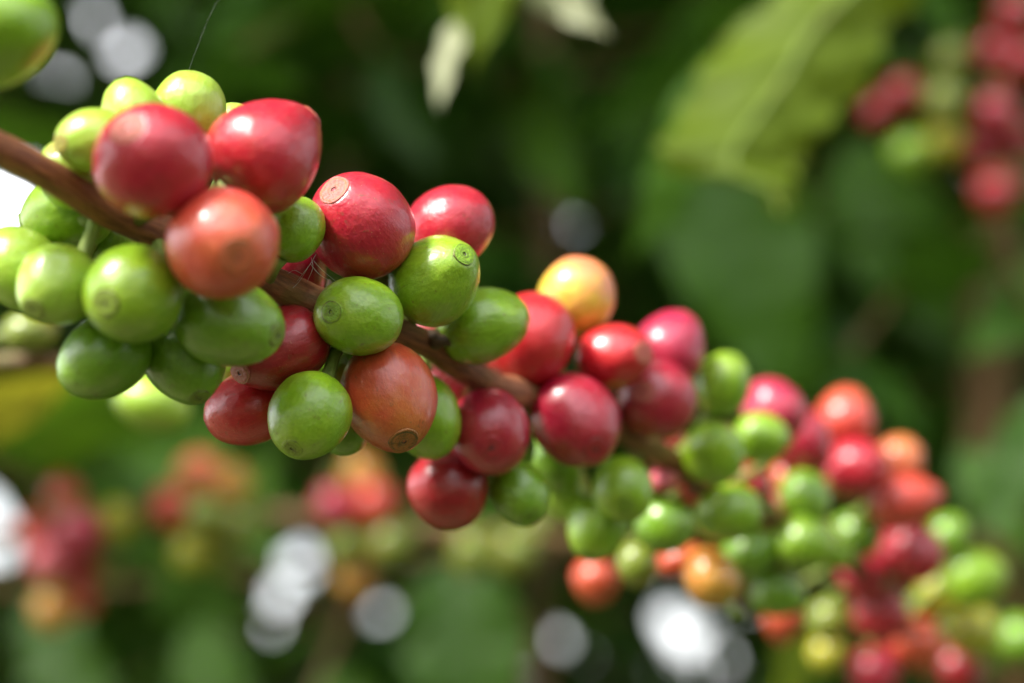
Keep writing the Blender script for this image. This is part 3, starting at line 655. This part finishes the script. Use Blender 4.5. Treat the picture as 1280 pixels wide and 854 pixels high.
# depth of every fruit: start from its branch, then slide along its line of sight until neighbours only touch
def branch_near(br, x, y):
    P, Rr = BR[br]; best = None
    for p, r in zip(P, Rr):
        X, Y, D = proj(p); q = (X - x) ** 2 + (Y - y) ** 2
        if best is None or q < best[0]: best = (q, p, D, r)
    return best[1:]
for f in C:
    p, D, r = branch_near(f['br'], f['x'], f['y']); f['bp'] = p; f['d'] = D + f['dz'] / 1000.0; f['rp'] = (f['p'] + f['q']) / 2 * 0.955
for it in range(400):
    pos = np.array([at(f['x'], f['y'], f['d']) for f in C]); rad = np.array([f['rp'] / FPX * f['d'] for f in C]); mv = np.zeros(len(C)); worst = 0
    for i in range(len(C)):
        dd = np.linalg.norm(pos - pos[i], axis=1); ov = (rad + rad[i]) * 0.975 - dd; ov[i] = 0
        for j in np.where(ov > 0)[0]:
            if j <= i: continue
            s = 1 if C[i]['d'] > C[j]['d'] else -1
            mv[i] += s * ov[j] * 0.22; mv[j] -= s * ov[j] * 0.22; worst = max(worst, ov[j])
        f = C[i]
        if f['br'] in 'msl':
            P, Rr = BR[f['br']]
            for k in range(0, len(P), 2):
                dv = np.linalg.norm(pos[i] - np.array(P[k])); o = rad[i] + Rr[k] - dv - 0.0012
                if o > 0:
                    s = 1 if f['d'] > proj(P[k])[2] else -1
                    mv[i] += s * o * 0.2
    for i, f in enumerate(C): f['d'] += float(np.clip(mv[i], -0.0015, 0.0015))
print('fruit overlap left (mm): %.2f' % (worst * 1000))

def make_fruit(f, idx):
    P = at(f['x'], f['y'], f['d']); k = f['d'] / FPX
    view = (P - CAM).normalized(); ex = view.cross(UP).normalized(); ex = ex if ex.dot(RIGHT) > 0 else -ex; ey = ex.cross(view).normalized(); ey = ey if ey.dot(UP) > 0 else -ey
    if f['tw'] < 0 and f['s'] < 0.92: f['s'] = max(f['s'], 0.985)
    a = R(f['ang']); ip = ex * math.cos(a) + ey * math.sin(a)
    z = (ip * f['s'] - view * (f['tw'] * math.sqrt(1 - f['s'] ** 2))).normalized()
    x = view.cross(ip).normalized(); y = z.cross(x).normalized(); x = y.cross(z).normalized()
    root = empty('coffee_cherry', P); tag(root, f['label'], 'coffee cherry', f['grp'])
    rot = Matrix(((x.x, y.x, z.x), (x.y, y.y, z.y), (x.z, y.z, z.z))).to_4x4()
    root.rotation_euler = rot.to_euler()
    hi = f['hi']; arr = F_HI if hi else F_LO; kk = 3 if f['skin'] in ('peach',) else idx % len(arr)
    sc = (f['q'] * k, f['p'] * k, f['p'] * k)
    sk = mesh_obj('skin', shared('skin_hi' if hi else 'skin_lo', arr, kk, fruit_mat(f['skin'])), root); sk.scale = sc
    sarr = SC_HI if hi else SC_LO; so = mesh_obj('tip_scar', shared('scar_hi' if hi else 'scar_lo', sarr, (idx * 3) % len(sarr), scar_mat(f['scar'], f['skin'])), root); so.scale = sc
    # the short stalk back to the branch
    inv = (Matrix.Translation(P) @ rot).inverted(); e = inv @ f['bp']; b0 = Vector((0, 0, -0.90 * sc[2]))
    if (e - b0).length > 0.014: e = b0 + (e - b0).normalized() * 0.014
    if e.z > b0.z - 0.001: e = b0 + Vector((e.x * 0.15, e.y * 0.15, -0.003))
    pts = [b0.lerp(e, t) + Vector((0, 0, -0.0015 * math.sin(math.pi * t))) for t in (0, .2, .5, .8, 1)]
    tube('stalk', pts, [0.0015, 0.0010, 0.0009, 0.0010, 0.0013], M_STALK, root, 8)
for i, f in enumerate(C): make_fruit(f, i)

# dried bracts and flower remains at the nodes
rb = random.Random(5)
for nx, ny, n in ((300, 372, 3), (420, 425, 7), (520, 415, 4), (655, 505, 6), (700, 490, 4), (860, 585, 6), (930, 630, 4)):
    p, D, r = branch_near('m', nx, ny)
    for k in range(n):
        a = rb.uniform(0, 2 * math.pi); o = p + RIGHT * math.cos(a) * r * 0.9 + UP * math.sin(a) * r * 0.9
        e = o + (RIGHT * (math.cos(a) + rb.uniform(-.5, .5)) + UP * (math.sin(a) + rb.uniform(-.5, .5)) + FWD * rb.uniform(-.8, .3)) * 0.0032
        pts = [o.lerp(e, t) + Vector((rb.uniform(-1, 1), rb.uniform(-1, 1), rb.uniform(-1, 1))) * 0.0003 - main.location for t in (0, .3, .6, 1)]
        tube('dry_bract', pts, [0.0011, 0.0013, 0.0009, 0.0002], M_BRACT, main, 7, 0.5, k)
# short woody stubs on top of the main branch near the sharp fruit
for (x0, y0, x1, y1, dz) in ((470, 352, 500, 338, 2), (425, 405, 432, 440, 2)):
    p, D, r = branch_near('m', x0, y0); a_ = at(x0, y0, D + dz / 1000); b_ = at(x1, y1, D + dz / 1000)
    tube('flower_stub', [a_.lerp(b_, t) - main.location for t in (0, .4, .75, 1)], [0.0014, 0.0011, 0.0012, 0.0007], M_STALK, main, 9, 0.3, 2)

# cobwebs
mw, ntw, pw = mat_new('spider_silk'); pw.inputs['Base Color'].default_value = (0.5, 0.5, 0.5, 1); pw.inputs['Roughness'].default_value = 0.25
def web(label, strands, rad):
    o0 = at(*strands[0][0]); VV = []; FF = []
    for st in strands:
        pts = [at(*q) - o0 for q in catmull(st, 4)]
        V, F, U = tube_data(pts, [rad] * len(pts), 5); o = len(VV); VV += V; FF += [tuple(a + o for a in f) for f in F]
    ob = mesh_obj('cobweb', new_mesh('cobweb', VV, FF), None, mw); ob.location = o0
    return tag(ob, label, 'cobweb')
web('fine cobweb stretched between the dark red cherry and the branch beside the sharp red one',
    [[(395, 318, .2455), (388, 330, .2450), (378, 343, .2455), (371, 352, .2475)], [(388, 330, .2450), (398, 342, .2455), (410, 350, .2475)], [(389, 322, .2455), (391, 335, .2450), (384, 352, .2480)],
     [(378, 343, .2455), (368, 338, .247), (360, 342, .2475)], [(384, 336, .245), (374, 352, .2478), (366, 360, .2475)], [(392, 326, .245), (403, 338, .2455), (420, 352, .248)]], 0.000032)
web('single thin silk thread slanting above the pale green cherry at the top left', [[(276, -8, .262), (262, 20, .258), (247, 58, .254), (233, 96, .250)]], 0.000004)

# ------------------------------------------------------------ leaves that hang close behind the fruit
def hanging(label, mat, leaves, twig=None):
    root = empty('leafy_twig', at(*leaves[0][0])); tag(root, label, 'leafy twig', 'leafy twigs close behind the fruit')
    if twig: tube('wood', [at(*q) - root.location for q in catmull(twig, 4)], [0.0016] * (4 * (len(twig) - 1) + 1), M_BARK2, root, 8)
    for i, (a, t, roll, k, wide) in enumerate(leaves):
        A = at(*a); T = at(*t)
        if blocks(leaf_matrix(A, T, (-FWD).cross((T - A)).cross(T - A) * -1) @ Matrix.Diagonal((wide, 1, wide, 1)), HI[k][0]): print('leaf crosses opening:', label[:30], i)
        ax = (T - A).normalized(); nrm = (-FWD - ax * (-FWD).dot(ax)).normalized(); side = ax.cross(nrm)
        put_leaf(A, T, nrm * math.cos(R(roll)) + side * math.sin(R(roll)), mat if not isinstance(mat, (list, tuple)) else mat[i], root, k, wide)
# a broad leaf with a ragged wavy margin for the big one at the upper right
HI.append(leaf_arrays(40, 8, 9, wave=0.060, fold=0.10, droop=0.10, width=0.30, quilt=0.02, twist=0.25))
HI.append(leaf_arrays(30, 7, 4, wave=0.045, fold=0.16, droop=0.25, width=0.24, quilt=0.02, twist=-0.4))
def broad_leaf():
    rows = [((1195, -175), (1215, -170), .53), ((1130, -130), (1218, -90), .525), ((1050, -80), (1185, -35), .52), ((985, -25), (1148, 0), .515), ((918, 40), (1104, 48), .508), ((876, 90), (1086, 104), .502),
            ((852, 138), (1044, 146), .496), ((826, 184), (1008, 190), .490), ((838, 212), (996, 218), .486), ((905, 224), (992, 234), .483), ((946, 232), (992, 246), .480), ((958, 250), (990, 260), .478), ((968, 266), (982, 270), .476)]
    root = empty('leafy_twig', at(1215, -170, .53)); tag(root, 'big wavy yellow green leaf hanging from the top at the right, lit through', 'leafy twig', 'leafy twigs close behind the fruit')
    Lc = catmull([(r[0][0], r[0][1], r[2]) for r in rows], 6); Rc = catmull([(r[1][0], r[1][1], r[2]) for r in rows], 6)
    nw = 20; V = []; F = []; mid = []
    for i, (a, b_) in enumerate(zip(Lc, Rc)):
        for j in range(nw + 1):
            u = j / nw; e = abs(2 * u - 1); q = a * (1 - u) + b_ * u
            jag = (1 if u > .5 else -1) * e ** 6 * (5.0 * math.sin(i * 1.05 + (0 if u > .5 else 2)) + 3 * math.sin(i * 2.3))
            dep = q[2] + 0.012 * e ** 1.5 + 0.004 * e ** 2 * math.sin(i * 0.55 + 3 * u) + 0.0008 * math.sin(i * 0.9 - e * 5) * (1 - e)
            p = at(q[0] + jag, q[1] + jag * 0.4, dep); V.append(p - root.location)
            if j == nw // 2: mid.append(at(q[0], q[1], dep - 0.0008) - root.location)
    W_ = nw + 1
    for i in range(len(Lc) - 1):
        for j in range(nw): F.append((i * W_ + j, i * W_ + j + 1, (i + 1) * W_ + j + 1, (i + 1) * W_ + j))
    mesh_obj('leaf', new_mesh('leaf', V, F), root, M_LEAFY)
    n = len(mid); tube('midrib', mid, [0.0013 * (1 - 0.85 * i / n) for i in range(n)], M_STALK, root, 8)
    for i in range(6, n - 10, 7):                         # side veins
        for sd in (-1, 1):
            k = nw // 2; row = [V[min(len(V) - 1, (i + int(1.2 * t)) * W_ + k + sd * int(round(t * 1.6)))] - FWD * 0.0005 for t in range(0, 6)]
            tube('side_vein', row, [0.0003 * (1 - 0.12 * t) for t in range(6)], M_LEAFY, root, 6)
    put_leaf(at(905, 60, .60), at(798, 322, .57), -FWD, M_LEAFM, root, 2, 0.62)
    tube('wood', [at(*q) - root.location for q in catmull([(1300, -300, .55), (1215, -172, .53), (905, 60, .60)], 5)], [0.0018] * 11, M_BARK2, root, 8)
broad_leaf()
hanging('yellow leaf with a pale drooping tip at the top centre', [M_LEAFY, M_LEAFP, M_LEAFP],
        [((625, -190, .47), (588, 66, .45), 0, 7, 0.95), ((580, 10, .47), (537, 128, .45), 52, 4, 0.8), ((640, -70, .47), (742, 44, .45), 40, 5, 0.9)], [(700, -260, .48), (625, -190, .47), (640, -70, .47)])
hanging('broad dark green leaves behind the yellow green one at the right', [M_LEAFM, M_LEAF, M_LEAFM],
        [((880, 150, .92), (985, 500, .84), 12, 1, 1.3), ((1010, 380, .94), (1130, 560, .88), -40, 2, 1.2), ((1060, 180, 1.0), (1180, 420, .92), 30, 7, 0.9)], [(860, 60, .95), (880, 150, .92), (1010, 380, .94)])
hanging('green leaves behind the upper left cherries at the left edge', [M_LEAFM, M_LEAFM, M_LEAF],
        [((-150, 150, .74), (130, 190, .70), 40, 0, 0.8), ((150, 330, .80), (110, 150, .76), -40, 3, 0.7), ((480, -150, .84), (215, 20, .78), 65, 4, 1.2)], [(-260, 80, .76), (-150, 130, .74)])
hanging('glossy leaves hanging behind the lower left, silvery where they catch the sky', [M_LEAFM, M_LEAF, M_LEAFM, M_LEAFB, M_LEAFM],
        [((-60, 560, .68), (260, 500, .60), 66, 1, 1.2), ((150, 640, .80), (250, 820, .74), 58, 2, 1.4), ((290, 540, .70), (90, 600, .64), 10, 3, 1.3), ((-110, 545, .54), (92, 482, .50), 30, 0, 0.9), ((330, 560, .84), (300, 700, .78), 60, 5, 1.4)], [(-160, 530, .70), (-60, 560, .68), (150, 640, .80), (290, 540, .70)])
hanging('dark leaves hanging behind the lower clusters at the bottom centre', [M_LEAF, M_LEAF, M_LEAFM, M_LEAFY, M_LEAFM],
        [((560, 700, .80), (610, 960, .74), 5, 7, 1.2), ((40, 740, .80), (110, 920, .74), 15, 5, 1.2), ((400, 840, .86), (480, 990, .80), 0, 2, 1.2), ((1000, 760, .80), (985, 960, .74), -50, 4, 1.0), ((240, 780, .9), (300, 960, .84), 0, 0, 1.3)], [(-60, 690, .82), (40, 740, .80), (590, 690, .80)])
hanging('leaves around the brown stem at the far right', [M_LEAFM, M_LEAF, M_LEAFM, M_LEAF],
        [((1340, 330, .80), (1230, 420, .74), 20, 1, 1.1), ((1350, 480, .70), (1225, 640, .66), 35, 2, 1.0), ((1200, 560, .74), (1290, 700, .70), 20, 0, 1.1)], [(1400, 80, .68), (1330, 250, .66), (1350, 460, .64)])
hanging('shaded leaves with a dull sheen in the dark centre background', [M_LEAF, M_LEAFM, M_LEAF],
        [((470, 60, 1.0), (505, 210, .94), 60, 1, 1.1), ((660, 90, 1.2), (700, 260, 1.1), 40, 4, 1.0), ((820, 90, 1.2), (750, 240, 1.12), 58, 2, 1.0)], [(420, -80, 1.1), (470, 60, 1.0), (660, 90, 1.2), (820, 90, 1.2)])
